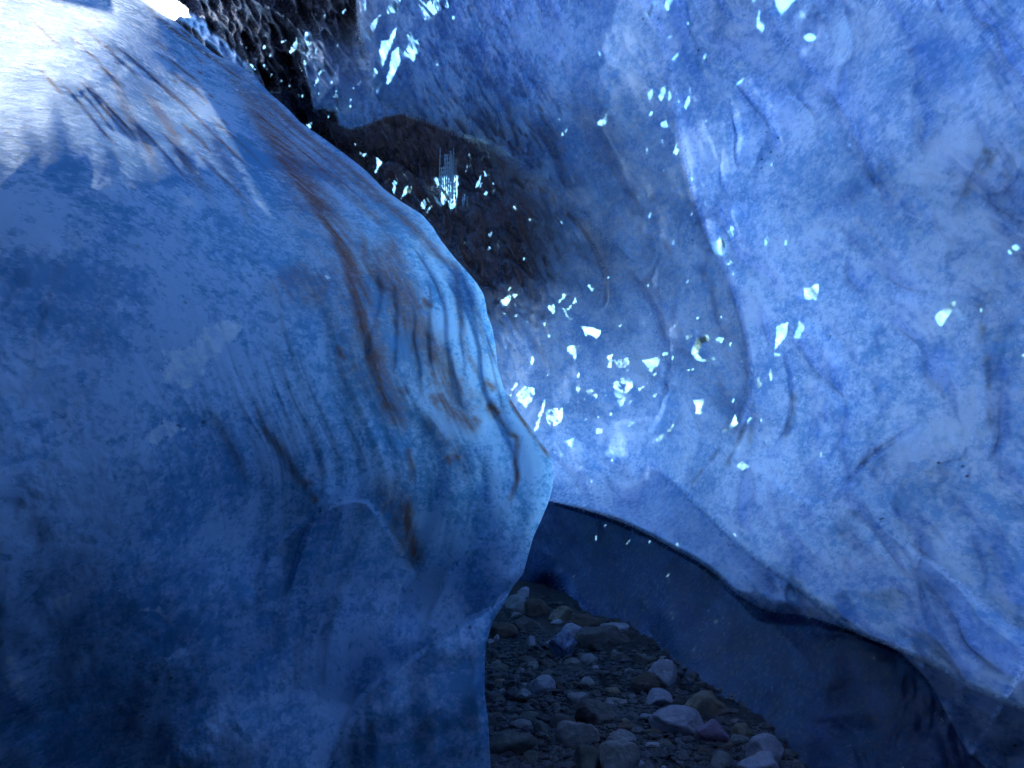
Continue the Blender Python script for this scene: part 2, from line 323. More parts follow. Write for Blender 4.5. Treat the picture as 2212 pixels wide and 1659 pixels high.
# rounding at the silhouette
for k, e0 in enumerate((14, 34, 62, 88, 120, 160, 205, 255, 310)):
    y0, y1 = 470+rnd.uniform(-30, 60)+k*8, rnd.uniform(880, 1080)-k*12; ys = np.linspace(y0, y1, 8)
    fold([(np.interp(y, LY, S_s)-e0*(.55+.45*(y-y0)/(y1-y0))+rnd.uniform(-5, 5)+6*math.sin(y/60+k), y) for y in ys], (-.022 if k % 2 else -.03)*(1 if k < 6 else .7), 4.5, .28, 3.2, (.25, .25))
rho = 26.; q = np.clip(1-EE/rho, 0, 1); R0 = rho/F*3.6
maskL[..., 0] *= np.clip(1.0+.55*fbm(QX/10, YY/90, 12., 4, .6), .3, 1.2)
DL += R0*(1-np.sqrt(np.clip(1-q*q, 0, 1)))
PL = unproj(XX, YY, DL)
# back of the ridge: rounds over, then runs back as a solid mass
nb = 12; ang = np.linspace(0, 1, nb+1)[1:]*math.pi/2
bx = [S_y-rho*(1-math.cos(a)) for a in ang]+[S_y-rho-120, S_y-rho-430]
bd = [DL[:, 0]+R0*math.sin(a) for a in ang]+[DL[:, 0]+1.6, DL[:, 0]+5.6]
PB = [unproj(x, LY, d) for x, d in zip(bx, bd)]
ALL = np.concatenate([np.stack(PB[::-1], 1), PL], 1); nbk = len(PB)
mk = np.concatenate([np.repeat(maskL[:, :1], nbk, 1), maskL], 1)
uvl = np.stack([QX/34+wrp*.5, YY/110], -1); uvl = np.concatenate([np.repeat(uvl[:, :1], nbk, 1), uvl], 1)
sk = [ALL[-1].copy() for _ in range(8)]          # foot of the wall carried down into the ground
for k_, q_ in enumerate(sk): q_[:, 2] = ALL[-1][:, 2]*(1-(k_+1)/8)-.35*(k_+1)/8
ALL = np.concatenate([ALL, np.stack(sk)]); mk = np.concatenate([mk, np.repeat(mk[-1:], 8, 0)]); uvl = np.concatenate([uvl, np.repeat(uvl[-1:], 8, 0)])
RA = np.concatenate([np.stack(PB[::-1], 1), RL], 1); RA = np.concatenate([RA, ALL[-8:]])
nr, nc = ALL.shape[:2]
fL = grid_faces(nr, nc)[:, ::-1]
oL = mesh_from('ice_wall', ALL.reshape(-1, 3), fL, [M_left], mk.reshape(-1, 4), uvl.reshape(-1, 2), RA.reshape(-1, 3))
props(oL, 'smooth blue ice wall bulging from the left, streaked with brown silt, sunlit along its top', 'ice wall')

# ================================================================== RIGHT ICE WALL, CEILING, UNDERCUT SLAB
rx = np.r_[np.linspace(150, 380, 30, endpoint=False), np.arange(380, 2260, 2.7), np.linspace(2265, 3400, 60)]
ry = np.r_[np.linspace(-900, -70, 50, endpoint=False), np.arange(-70, 1700, 2.7), np.linspace(1703, 1950, 20)]
X2, Y2 = np.meshgrid(rx, ry)
RC = [(450,-50,6.3),(450,100,6.0),(600,0,5.8),(600,200,5.9),(700,100,5.7),(700,300,6.2),(800,400,6.4),(900,250,6.3),(950,500,6.7),(1050,600,6.7),(600,700,7.6),(600,1200,7.6),(900,900,7.3),(900,1300,6.6),
 (900,60,5.4),(1100,60,4.7),(1300,60,4.1),(1100,220,5.1),(1250,350,5.2),(1200,500,6.0),(1350,250,4.6),(1400,600,5.2),(1150,750,6.6),(1250,900,6.2),(1350,1050,5.8),(1190,1040,6.3),(1500,400,4.5),(1500,800,4.9),(1500,1000,4.9),
 (1700,100,3.7),(1700,500,3.85),(1700,900,4.0),(1650,1100,3.9),(1900,200,3.1),(1900,700,3.2),(1900,1100,3.0),(1876,1376,2.72),(1776,1311,2.98),(1620,1240,3.6),(1500,1190,4.2),(1300,1112,5.3),(2212,0,2.4),(2212,400,2.35),(2212,800,2.42),(2212,1200,2.35),(2212,1500,2.32),(2060,1560,2.45),(2212,1900,2.4),
 (2600,0,1.7),(2600,800,1.6),(2600,1500,2.0),(3300,0,1.0),(3300,900,.95),(3300,1800,1.2),
 (1300,1700,3.6),(1000,1700,4.2),(800,1700,5),(1700,1700,2.8),
 (1700,-400,3.2),(1300,-400,3.7),(900,-400,4.9),(500,-400,5.8),(2400,-400,1.9),(1700,-900,2.6),(1000,-900,4.0),(2600,-900,1.5)]
D2 = tps(RC, X2, Y2)
mask2 = np.zeros(X2.shape+(4,))
def sd2(pts, pad=500, n=6): return sdist(curve(pts, n), X2, Y2, pad)
A_ED = [(740,-400),(762,-60),(770,0),(774,60),(789,110),(799,150),(799,190),(806,210),(830,226),(880,244),(930,266),(990,291),(1040,312),(1100,345),(1180,400),(1260,470)]
dA, tA = sd2(A_ED, 2500)
# positive side of the drawn line: check with a point inside the lobe
def orient(pts, d, inside):
    pl = curve(pts, 6); v, _ = sdist(pl, np.array([inside[0]], float), np.array([inside[1]], float)); return d*np.sign(v[0])
dA = orient(A_ED, dA, (950, 120))
wA = 5+8*sstep(900, 1150, X2)
inA = sstep(-wA, wA, dA); fA = sstep(1250, 950, X2+Y2*.2)
lobeA = inA*np.clip((1500-X2)/640, 0, 1)*(1-.0*fA)
edge_round = np.exp(-np.clip(dA, 0, None)/26)*inA*sstep(1150, 950, X2)
D2 -= 1.15*lobeA*sstep(1480, 900, X2-np.clip(100-Y2, 0, 300)*2); D2 += .14*edge_round
# second smaller lobe behind
B_PL = [(640,60),(652,140),(668,190),(676,238),(700,236),(724,242),(733,272),(760,279),(792,272),(810,262),(838,252),(870,246),(905,262),(850,120),(780,20),(700,0)]
inB = inpoly(B_PL, X2, Y2); plB = np.array(B_PL+[B_PL[0]], float); dB, _ = sdist(plB, X2, Y2, 80)
sB = np.where(inB, np.abs(dB), -np.abs(dB)); gB = sstep(-3, 5, sB)*sstep(20, 190, Y2)*(1-inA)
D2 -= .7*gB*np.clip(.45+.55*sstep(0, 60, sB), 0, 1)
# steps and creases
def step2(pts, amt, w, fade, inside, t0=.1, t1=.1, pad=500):
    global D2
    d, t = sd2(pts, pad); d = orient(pts, d, inside); m = np.abs(d) < pad-5
    dd = np.where(m, d, -1e3)
    g = sstep(-w, w, dd)*np.exp(-np.clip(dd, 0, None)/fade)*sstep(pad-8, pad*.3, dd)*sstep(0, t0, t)*sstep(0, t1, 1-t)
    D2 += amt*g; return g
step2([(1390,-60),(1395,0),(1430,80),(1455,200),(1475,320),(1500,430),(1540,530),(1580,620),(1605,700),(1620,780),(1618,860),(1590,940),(1560,1040)], -.15, 10, 150, (1300,300), .05, .2)
step2([(1640,30),(1720,110),(1790,190),(1850,280),(1880,360),(1895,430)], -.10, 7, 160, (1700,300), .15, .2)
step2([(1200,430),(1260,500),(1300,570),(1310,640),(1290,700)], -.13, 8, 90, (1200,600), .2, .3)
step2([(1340,560),(1400,640),(1440,720),(1445,800),(1430,880),(1400,950)], -.14, 8, 110, (1350,800), .2, .3)
step2([(1060,320),(1150,375),(1240,440),(1320,530)], -.16, 8, 120, (1250,330), .2, .2)
step2([(1640,640),(1665,740),(1700,780),(1710,860),(1690,940),(1620,1040)], -.11, 7, 100, (1630,860), .2, .2)
step2([(1790,720),(1800,800),(1830,900),(1800,980),(1740,1010)], -.08, 7, 90, (1760,860), .2, .2)
step2([(1420,990),(1450,1030),(1500,1075),(1560,1120)], .05, 8, 70, (1400,1080), .2, .2)
step2([(1640,1010),(1700,1060),(1760,1085),(1820,1060),(1860,1010),(1930,955),(2010,900)], .12, 8, 140, (1850,1150), .15, .15)
step2([(1870,1080),(1896,1121),(1923,1152),(1962,1179),(2062,1253),(2120,1307),(2178,1349),(2250,1395)], .13, 8, 220, (1950,1300), .15, .02)
C2L = [(1380,985),(1440,1030),(1500,1085),(1560,1143),(1621,1196),(1710,1260),(1776,1311),(1830,1349),(1876,1376),(1942,1403),(2000,1428),(2060,1460),(2093,1481),(2178,1516),(2260,1550),(2500,1640),(3000,1800)]
g2 = step2(C2L, .24, 8, 330, (1700,1500), .06, .0, 900)
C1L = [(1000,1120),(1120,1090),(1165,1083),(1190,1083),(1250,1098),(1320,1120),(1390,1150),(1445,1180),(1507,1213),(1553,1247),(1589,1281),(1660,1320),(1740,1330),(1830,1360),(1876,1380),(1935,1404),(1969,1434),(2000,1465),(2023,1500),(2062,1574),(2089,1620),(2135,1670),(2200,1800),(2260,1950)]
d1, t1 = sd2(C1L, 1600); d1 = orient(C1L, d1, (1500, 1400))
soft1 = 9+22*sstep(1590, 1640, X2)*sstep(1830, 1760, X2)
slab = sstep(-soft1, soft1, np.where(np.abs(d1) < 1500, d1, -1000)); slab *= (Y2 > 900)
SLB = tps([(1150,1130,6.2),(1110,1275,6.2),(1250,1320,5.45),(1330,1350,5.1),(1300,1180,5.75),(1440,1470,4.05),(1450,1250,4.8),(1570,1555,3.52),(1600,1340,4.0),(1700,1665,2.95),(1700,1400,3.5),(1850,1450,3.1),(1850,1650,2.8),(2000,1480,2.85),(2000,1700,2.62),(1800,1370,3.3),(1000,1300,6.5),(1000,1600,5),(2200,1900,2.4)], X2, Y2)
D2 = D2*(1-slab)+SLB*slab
# hollow with pale pillar foot in the slab
d, t = sd2([(1212,1240),(1228,1275),(1245,1300),(1262,1322),(1275,1332)], 90); D2 -= .07*np.exp(-(np.clip(np.abs(d), 0, 90)/15)**2)*(np.abs(d) < 90)
pil = np.exp(-(np.clip(np.abs(d), 0, 90)/17)**2)*(np.abs(d) < 90)
D2 += .35*np.exp(-(((X2-1190)/45)**2+((Y2-1290)/40)**2))
D2 -= .12*np.exp(-(((X2-1455)/40)**2+((Y2-1330)/55)**2))
# flutes and scallops
D2a = D2.copy()
q1 = X2-.42*Y2+90*fbm(X2/500, Y2/420, 2.2, 2)
w1 = sstep(1500, 1000, Y2)
D2 += -.09*fbm(q1/115, Y2/420, 4.1, 4, .5)*w1 
D2 += -.05*fbm(X2/190, Y2/160, 8.8, 4, .45)
wx = 60*fbm(X2/210, Y2/210, 21., 2); wy = 60*fbm(X2/210, Y2/210, 33., 2)
scal = np.abs(fbm((q1+wx)/125, (Y2+wy)/190, 40., 2, .4)); scal = np.sqrt(scal*scal+.0016)
D2 += .21*scal*(1-.5*slab); scal2 = np.abs(fbm((q1+wx)/52, (Y2+wy)/80, 46., 2, .4)); D2 += .030*np.sqrt(scal2**2+.001)
D2 = D2a+(D2-D2a)*(1-.5*slab)
dk = sstep(1330, 1080, X2)*sstep(860, 600, Y2)*(1-.75*inA*sstep(950, 1100, 1900-X2))
sc1 = fbm((X2-.5*Y2)/30, (Y2+.3*X2)/85, 14.2, 3, .5); D2 += .20*np.sqrt(sc1**2+.001)*dk
# colour: dark silt in the ice, and undercut shade painted into the slab
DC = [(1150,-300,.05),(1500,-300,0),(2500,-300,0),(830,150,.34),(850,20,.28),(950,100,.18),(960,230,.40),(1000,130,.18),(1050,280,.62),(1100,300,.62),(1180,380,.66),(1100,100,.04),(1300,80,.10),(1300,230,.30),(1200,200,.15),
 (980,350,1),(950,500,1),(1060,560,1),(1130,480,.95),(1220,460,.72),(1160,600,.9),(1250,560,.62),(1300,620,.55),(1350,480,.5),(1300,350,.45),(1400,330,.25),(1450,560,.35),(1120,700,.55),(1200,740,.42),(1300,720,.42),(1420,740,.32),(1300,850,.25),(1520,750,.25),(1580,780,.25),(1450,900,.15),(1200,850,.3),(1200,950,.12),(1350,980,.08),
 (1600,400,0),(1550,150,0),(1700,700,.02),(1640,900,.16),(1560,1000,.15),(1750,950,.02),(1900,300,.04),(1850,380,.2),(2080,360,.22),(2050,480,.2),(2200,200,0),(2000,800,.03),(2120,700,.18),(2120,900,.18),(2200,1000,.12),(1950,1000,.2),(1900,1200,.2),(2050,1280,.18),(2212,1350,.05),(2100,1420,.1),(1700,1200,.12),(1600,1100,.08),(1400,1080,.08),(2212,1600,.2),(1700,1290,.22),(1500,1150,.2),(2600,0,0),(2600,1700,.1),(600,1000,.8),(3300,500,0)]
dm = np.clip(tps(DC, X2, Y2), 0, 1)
K1 = [(1390,-60),(1395,0),(1430,80),(1455,200),(1475,320),(1500,430),(1540,530),(1580,620),(1605,700),(1620,780),(1618,860),(1590,940),(1560,1040)]
dK, tK = sd2(K1, 500); dK = orient(K1, dK, (1300, 300))
dm = np.clip(dm+.26*sstep(-3, 6, dK)*np.exp(-np.clip(dK, 0, 1e3)/130)*sstep(1000, 850, Y2)*sstep(100, 400, Y2)-.12*sstep(3, -6, dK)*np.exp(-np.clip(-dK, 0, 1e3)/80)*(np.abs(dK) < 450), 0, 1)
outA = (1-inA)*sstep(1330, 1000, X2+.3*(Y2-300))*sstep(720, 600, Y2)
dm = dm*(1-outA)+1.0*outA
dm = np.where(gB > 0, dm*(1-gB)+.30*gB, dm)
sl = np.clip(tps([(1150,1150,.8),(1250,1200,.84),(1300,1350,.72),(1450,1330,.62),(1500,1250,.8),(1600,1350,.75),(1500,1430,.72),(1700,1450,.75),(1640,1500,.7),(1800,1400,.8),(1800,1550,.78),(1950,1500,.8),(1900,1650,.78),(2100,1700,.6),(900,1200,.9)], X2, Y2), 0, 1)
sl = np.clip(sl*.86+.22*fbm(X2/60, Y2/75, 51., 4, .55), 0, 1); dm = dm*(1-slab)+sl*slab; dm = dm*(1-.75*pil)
strip = sstep(17, 9, np.abs(sd2([(385,30),(425,50),(455,82),(490,112),(525,148),(548,172)], 60)[0])); dm = dm*(1-strip)+.12*strip
mask2[..., 0] = dm
def streak2(pts, v, w):
    d, t = sd2(pts, 80); w *= 1.4; mask2[..., 0] = np.maximum(mask2[..., 0], v*np.clip(.75+.7*fbm(X2/26, Y2/40, 3., 4, .6), 0, 1.2)*np.exp(-(np.clip(np.abs(d), 0, 70)/w)**2)*sstep(0, .2, t)*sstep(0, .2, 1-t)*(np.abs(d) < 70))
streak2([(2105,600),(2122,700),(2130,790),(2140,880),(2135,960)], .5, 8)
streak2([(2175,290),(2110,370),(2075,430),(2060,480)], .6, 16)
streak2([(1820,1060),(1860,1005),(1910,965),(1945,945)], .6, 8)
streak2([(1600,1010),(1620,950),(1625,870),(1600,700),(1560,600),(1500,470)], .4, 7)
streak2([(1560,1030),(1590,960),(1620,900)], .6, 5); streak2([(1480,1060),(1530,1000),(1560,960)], .5, 4)
streak2([(1690,960),(1710,900),(1715,830)], .5, 6); streak2([(1420,980),(1450,930),(1480,880),(1500,800)], .35, 5)
P2 = unproj(X2, Y2, D2)
for k_ in range(1, 9):                             # the off-frame foot of the right wall goes straight down into the ground
    P2[-9+k_] = np.where((X2[-9] > 2150)[:, None], P2[-9]*[1, 1, 0]+np.array([0, 0, 1.])*(P2[-9][:, 2:]*(1-k_/8)-.35*k_/8), P2[-9+k_])
R2 = unproj(X2, Y2, np.where(slab > .5, SLB, tps(RC, X2, Y2))).reshape(-1, 3)
uv2 = np.stack([(X2-.42*Y2)/90, Y2/160], -1)
FR = grid_faces(len(ry), len(rx))[:, ::-1]
xc = X2.ravel()[FR].mean(1); yc = Y2.ravel()[FR].mean(1)
# open sky beyond the ceiling's left edge
cut = np.interp(yc, [-900,-100,0,17,25,37,60], [150,330,381,404,409,385,350]); keep = (xc > cut) | (yc > 60)
Sil_f = np.interp(yc, SIL[:, 1], SIL[:, 0]); keep &= (xc > Sil_f-760)
FR = FR[keep]; xc = xc[keep]; yc = yc[keep]
fo = lambda a: a.ravel()[FR].mean(1)
isB = inpoly(B_PL, xc, yc) & (fo(inA) < .5) & (yc > 95)
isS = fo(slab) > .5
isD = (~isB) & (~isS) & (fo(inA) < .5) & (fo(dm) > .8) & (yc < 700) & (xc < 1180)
isR = ~(isB | isS | isD)
P2f = P2.reshape(-1, 3); m2 = mask2.reshape(-1, 4); u2 = uv2.reshape(-1, 2)

# painted glints, standing for reflections of the opening: (scale origin x, y, scale, brightness, polygon)
G1 = (1084.3, 610, 3.627); G2 = (1423, 542, 2.804); G3 = (1423, 0, 2.804); G4 = (677.7, 0, 2.967); G5 = (881, 271, 8.16); G6 = (0, 0, 2.967); G7 = (1016.5, 1152, 3.264)
def ov(x, y, a, b, n=7): return [(x+a*math.cos(2*math.pi*i/n+.3), y+b*math.sin(2*math.pi*i/n+.3)) for i in range(n)]
GLINT_POLYS = [(G1, 0, p) for p in (
 [(605,340),(680,345),(775,375),(775,400),(740,435),(660,400)], [(20,130),(60,90),(75,110),(40,190),(5,180),(-20,130)], [(85,95),(125,95),(95,130)],
 [(350,190),(410,165),(415,235),(400,250)], [(480,90),(508,88),(495,120),(440,165),(445,150),(470,120)], [(475,205),(520,200),(575,125),(580,150),(520,215),(500,240),(485,240)],
 [(500,240),(540,290),(600,245),(540,300),(490,245)], [(685,40),(720,50),(705,75),(690,60)], [(500,505),(560,490),(583,460),(585,590),(570,620),(550,570),(515,540)],
 [(240,575),(250,600),(235,640),(218,630)], [(355,415),(367,400),(380,420),(367,440)], [(810,572),(865,562),(868,650),(855,675),(828,660),(835,610)],
 [(1095,615),(1160,600),(1282,545),(1275,575),(1200,680),(1150,720),(1125,665)], [(985,745),(1005,745),(1000,800),(960,880),(965,930),(940,975),(920,960),(950,880)], [(1005,770),(1040,765),(1020,820),(985,860)],
 [(575,810),(600,800),(618,830),(600,870),(580,845)], [(648,850),(700,830),(720,850),(700,870),(750,880),(740,915),(690,885)], [(445,1030),(465,975),(478,975),(470,1090),(440,1100)],
 [(330,920),(350,920),(280,1150),(240,1180),(290,1040)], [(500,1240),(575,1205),(545,1290),(515,1280)], [(1430,420),(1480,405),(1500,415),(1440,465)],
 [(1510,470),(1520,400),(1540,430),(1600,408),(1638,425),(1625,470),(1560,500),(1540,560),(1560,600),(1620,605),(1660,578),(1668,605),(1620,622),(1530,612),(1485,560),(1485,510)],
 [(1452,685),(1505,675),(1490,697),(1460,695)], ov(1530,280,12,10), ov(1480,340,7,6), ov(1145,95,7,12), ov(800,812,6,5), ov(360,720,7,12), ov(650,915,9,12), ov(690,1387,6,6),
 [(1480,915),(1580,910),(1590,930),(1555,1010),(1590,1025),(1510,1030),(1520,980)], [(1840,345),(1855,350),(1845,385),(1838,370)], [(1830,1020),(1840,1080),(1865,1105),(1730,1182),(1730,1160),(1790,1110)],
 [(1345,1110),(1330,1160),(1280,1200),(1290,1160)], [(1155,1240),(1165,1270),(1185,1305),(1170,1290)], [(1990,745),(2035,715),(2040,800),(2015,840),(2000,800)], [(2110,665),(2120,770),(2105,770),(2092,700)],
 [(870,1350),(875,1370),(860,1410),(855,1400)], [(1430,1360),(1440,1365),(1425,1415),(1415,1400)], [(110,780),(130,790),(90,840),(72,850)], [(45,885),(90,870),(70,895)],
 [(1160,735),(1215,700),(1210,720),(1180,750)], [(1150,820),(1205,825),(1190,835)], [(1160,890),(1220,870),(1200,890)], [(1065,830),(1120,800),(1115,825),(1075,850)], [(1010,1090),(1040,1095),(1035,1115),(1015,1110)])]
GLINT_POLYS += [(G1, 1, p) for p in ([(868,598),(980,590),(1000,640),(960,670),(900,675)], [(875,790),(930,750),(985,745),(950,880),(920,960),(880,870)], [(345,1000),(430,985),(450,1030),(440,1110),(375,1135),(348,1060)],
 [(110,880),(180,810),(250,830),(250,900),(190,980),(130,930)], [(735,1150),(785,1140),(780,1180),(740,1190)], [(1230,1240),(1180,1260),(1175,1240),(1260,1190),(1280,1200)], [(1925,1080),(1945,1050),(1965,1075),(1920,1130)],
 [(1670,440),(1700,425),(1740,440),(1720,475),(1680,470)], [(1850,1280),(1890,1285),(1870,1305),(1830,1310)], [(1880,1400),(1950,1440),(1880,1475),(1840,1440)], [(2100,1195),(2110,1200),(2090,1240),(2065,1245)], [(985,930),(1020,920),(1025,945),(1000,950)])]
GLINT_POLYS += [(G2, 0, p) for p in ([(876,228),(972,190),(955,295),(885,300)], [(1668,400),(1690,370),(1805,283),(1795,345),(1730,420),(1715,465),(1690,455)], [(712,455),(790,430),(765,530),(705,600)], [(697,615),(740,620),(728,655),(698,640)], [(2187,632),(2225,610),(2225,650)], [(870,675),(885,675),(875,695)])]
GLINT_POLYS += [(G2, 1, [(825,480),(852,420),(885,450),(868,555),(822,520)])]
GLINT_POLYS += [(G3, 0, p) for p in ([(690,-30),(850,-30),(830,0),(740,100),(700,20)], [(608,60),(615,130),(645,150),(628,205),(595,170),(592,110)], ov(918,228,44,27,9), [(527,455),(515,490),(450,545),(470,500),(505,475)],
 [(192,530),(195,610),(165,668),(148,650),(170,600)], [(40,520),(45,560),(15,610),(0,590),(10,540)], [(60,520),(82,590),(60,608)], [(50,685),(48,740),(60,765),(35,780),(8,760),(10,740),(40,730)],
 [(125,840),(110,890),(130,910),(110,940),(85,925),(100,880)], [(80,355),(120,305),(120,335),(90,362)], [(45,240),(55,215),(100,208),(75,230)], [(55,-20),(90,0),(55,65),(32,40)], [(295,295),(280,360),(262,415),(265,370)],
 [(60,420),(85,418),(78,440),(62,445)], [(370,1430),(400,1435),(415,1480),(395,1568),(350,1530),(345,1460)], [(440,1365),(458,1385),(425,1420),(415,1405)], [(655,1420),(670,1450),(650,1490),(672,1505),(640,1490),(640,1450)],
 [(768,1410),(775,1480),(765,1490)], [(2108,1520),(2165,1478),(2195,1500),(2125,1550)], [(550,-20),(610,-10),(570,30)], [(685,720),(688,770),(680,805),(675,760)], ov(175,143,8,10), ov(275,258,5,5), ov(1035,825,10,14), [(1165,860),(1160,885),(1150,887)])]
GLINT_POLYS += [(G4, 0, p) for p in ([(320,190),(410,110),(400,180),(360,265),(330,240)], [(500,-20),(560,-10),(550,60),(530,85),(460,95)], [(650,-20),(720,20),(760,-10),(810,-10),(800,70),(740,130),(705,130),(690,60)],
 [(620,180),(640,260),(670,250),(675,310),(640,390),(600,370),(570,350),(600,300),(600,230)], [(520,180),(545,160),(500,290),(440,440),(420,370),(430,260),(480,250)], [(500,330),(545,300),(560,400),(520,470),(480,540),(460,540),(480,460)],
 [(370,480),(385,430),(415,460),(375,520),(380,590),(368,580)], [(400,600),(410,540),(435,530),(430,570)], [(310,-10),(335,-10),(335,60),(320,85),(305,30)], ov(895,115,8,13), ov(732,385,8,9), ov(795,415,8,8), ov(1572,768,8,10),
 [(1825,770),(1850,770),(1885,690),(1880,780),(1850,810),(1815,790)], [(1590,850),(1625,830),(1605,870),(1585,872)], [(850,-10),(885,10),(865,50),(845,40)], [(2140,600),(2170,570),(2170,610),(2150,650)], [(2125,940),(2148,930),(2140,990),(2122,998)],
 [(2175,0),(2200,10),(2150,128),(2125,95)], [(1830,330),(1840,355),(1828,360)], [(150,565),(165,660),(150,745),(135,640),(118,620)], [(12,290),(22,300),(20,360),(8,370)], [(35,460),(55,450),(10,560),(0,550)],
 [(400,1010),(440,1040),(410,1080),(395,1130),(390,1100),(405,1060)], [(510,1150),(535,1170),(515,1250),(500,1220)], [(620,1170),(600,1230),(560,1270),(590,1200)], [(250,905),(280,920),(265,935)], [(290,960),(300,990),(340,985),(320,1005)],
 [(105,490),(125,530),(110,545)], ov(970,1555,8,9), ov(1125,1590,12,14), [(1120,1505),(1140,1490),(1130,1525)], [(1085,1100),(1100,1095),(1090,1110)])]
GLINT_POLYS += [(G5, 0, p) for p in ([(1085,430),(1105,500),(1085,620),(1020,820),(1060,620),(1040,540)], [(1345,820),(1400,800),(1435,790),(1435,850),(1390,900),(1340,990),(1280,1120),(1255,1110),(1280,1030),(1350,920)], ov(1490,1040,20,30),
 [(240,1585),(330,1520),(380,1440),(420,1430),(370,1500),(360,1550),(430,1560)], [(0,1100),(40,1040),(85,1090),(20,1190)], [(590,900),(760,860),(900,900),(880,1180),(850,1420),(740,1500),(690,1300),(620,1420),(570,1300)], [(540,340),(560,350),(570,430),(545,400)])]  # includes a bright patch added behind the icicle curtain to make it glow
GLINT_POLYS += [(G5, 1, p) for p in ([(1300,740),(1300,870),(1250,1090),(1205,1090),(1230,980),(1280,880)], ov(1895,1450,38,44), [(1340,1200),(1380,1145),(1425,1200),(1380,1250)], [(470,930),(520,910),(530,980),(545,1050),(510,1100),(500,1000)], [(230,1400),(280,1300),(330,1330),(320,1420),(240,1500)])]
GLINT_POLYS += [(G6, 0, p) for p in ([(1950,210),(2000,180),(1995,290),(1950,450),(1930,440),(1950,300)], [(1905,240),(1910,300),(1860,350),(1855,330)], [(1590,400),(1610,410),(1635,445),(1610,430)], [(1310,60),(1325,65),(1305,105)], [(1965,800),(2000,780),(1990,820)], [(2020,290),(2032,320),(2025,370)], ov(1695,305,9,12), ov(1580,300,8,12), ov(1690,420,8,10))]
GLINT_POLYS += [(G7, 0, p) for p in ([(1095,65),(1130,40),(1125,60),(1105,75)], [(708,312),(738,292),(738,300),(722,318)], [(1350,575),(1370,605),(1420,618),(1450,600),(1430,588),(1410,608),(1370,598)], [(1380,558),(1428,558),(1420,570)],
 [(1435,710),(1455,740),(1480,758),(1460,730)], [(1460,708),(1500,715),(1550,693),(1510,724)], [(1560,820),(1595,797),(1575,850)], [(1345,740),(1362,732),(1355,755)], [(1775,590),(1792,593),(1782,605)], [(1388,350),(1402,320),(1399,350),(1387,357)],
 [(1962,1093),(2000,1125),(2022,1142),(1985,1120)], [(2116,1085),(2130,1080),(2135,1142),(2124,1130)], [(750,205),(775,190),(765,225)], ov(1080,560,8,6), ov(1620,683,9,8), ov(900,543,5,6), ov(1408,98,8,5))]
def depth_at(x, y):
    j = int(np.clip(np.searchsorted(rx, x), 1, len(rx)-1)); i = int(np.clip(np.searchsorted(ry, y), 1, len(ry)-1)); return float(D2[i, j])
glint_mask = np.zeros(X2.shape)
def add_glint(poly, kind):
    """a painted glint, drawn as a patch that lets daylight through: signed distance kept on the wall mesh"""
    p = np.array(poly, float); a0, a1 = p.min(0)-12, p.max(0)+12
    i0, i1 = np.searchsorted(ry, [a0[1], a1[1]]); j0, j1 = np.searchsorted(rx, [a0[0], a1[0]])
    if i1 <= i0 or j1 <= j0: return
    x, y = X2[i0:i1, j0:j1], Y2[i0:i1, j0:j1]; d, _ = sdist(np.vstack([p, p[:1]]), x, y); d = np.abs(d)*np.where(inpoly(p, x, y), 1, -1)
    v = np.clip(.5+(d+.6)/16, 0, .60 if kind else rnd.choice((.66, .72, .8, 1.0)))
    glint_mask[i0:i1, j0:j1] = np.maximum(glint_mask[i0:i1, j0:j1], v)
for (ox, oy, s_), kind, poly in GLINT_POLYS: add_glint([(ox+x/s_, oy+y/s_) for x, y in poly], kind)
for k in range(150):
    x = rnd.gauss(1300, 190); y = rnd.gauss(830, 170)
    if k > 45: x, y = rnd.choice([(rnd.uniform(560,900), rnd.uniform(20,250)), (np.interp(k*4.1 % 900, [0,80,200,320,430,530,620,700,860], [1395,1430,1455,1475,1500,1540,1580,1605,1618])+rnd.gauss(0, 30), (k*4.1+rnd.uniform(-40, 40)) % 900), (rnd.gauss(1500,300), rnd.gauss(700,250)), (rnd.uniform(1250,1900), rnd.uniform(1120,1480))])
    L = rnd.uniform(2.5, 8); W = rnd.uniform(1.2, 2.8); a = math.radians(rnd.gauss(105, 22)); ca, sa = math.cos(a), math.sin(a)
    add_glint([(x+ca*u*L-sa*w_*W, y+sa*u*L+ca*w_*W) for u, w_ in ((-1, 0), (-.3, -1), (.6, -.7), (1, .1), (.3, 1), (-.5, .6))], 1 if rnd.random() < .85 else 0)
mask2[..., 2] = glint_mask
D2_ = 0
mask2[..., 3] = (1-.85*np.clip(g2*1.3, 0, 1))*np.clip(tps([(1300,100,.4),(1350,0,.3),(1600,300,.4),(1550,50,.12),(1450,150,.2),(2000,200,.4),(2200,500,.45),(1300,700,.4),(1300,900,.6),(1200,1000,.62),(1600,900,.65),(1450,1030,.65),(2000,900,.6),(2200,1100,.6),(1800,1200,.55),(2100,1350,.5),(1100,500,.2),(800,400,.1),(700,100,.08),(850,100,.35),(900,200,.28),(1000,230,.22),(1100,200,.2),(1050,80,.3),(1300,450,.2),(1000,1400,0),(2200,1600,.2),(2600,800,.6),(1500,-500,.8)], X2, Y2), 0, 1)*(1-1.0*slab)  # glow painted by hand: light let through, less under the lip, none in slab
def joined(name, faces, mt):
    used = np.unique(faces); lut = np.full(len(P2f), -1); lut[used] = np.arange(len(used))
    o = mesh_from(name, P2f[used], lut[faces], [mt], m2[used], u2[used], R2[used])
    return o
oR = joined('ice_wall', FR[isR], M_right)
props(oR, 'pale blue fluted ice wall filling the right side, with bright painted glints', 'ice wall')
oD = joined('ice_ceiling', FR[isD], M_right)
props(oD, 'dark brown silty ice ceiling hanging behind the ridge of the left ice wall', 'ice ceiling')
oB = joined('hanging_ice_lobe', FR[isB], M_right)
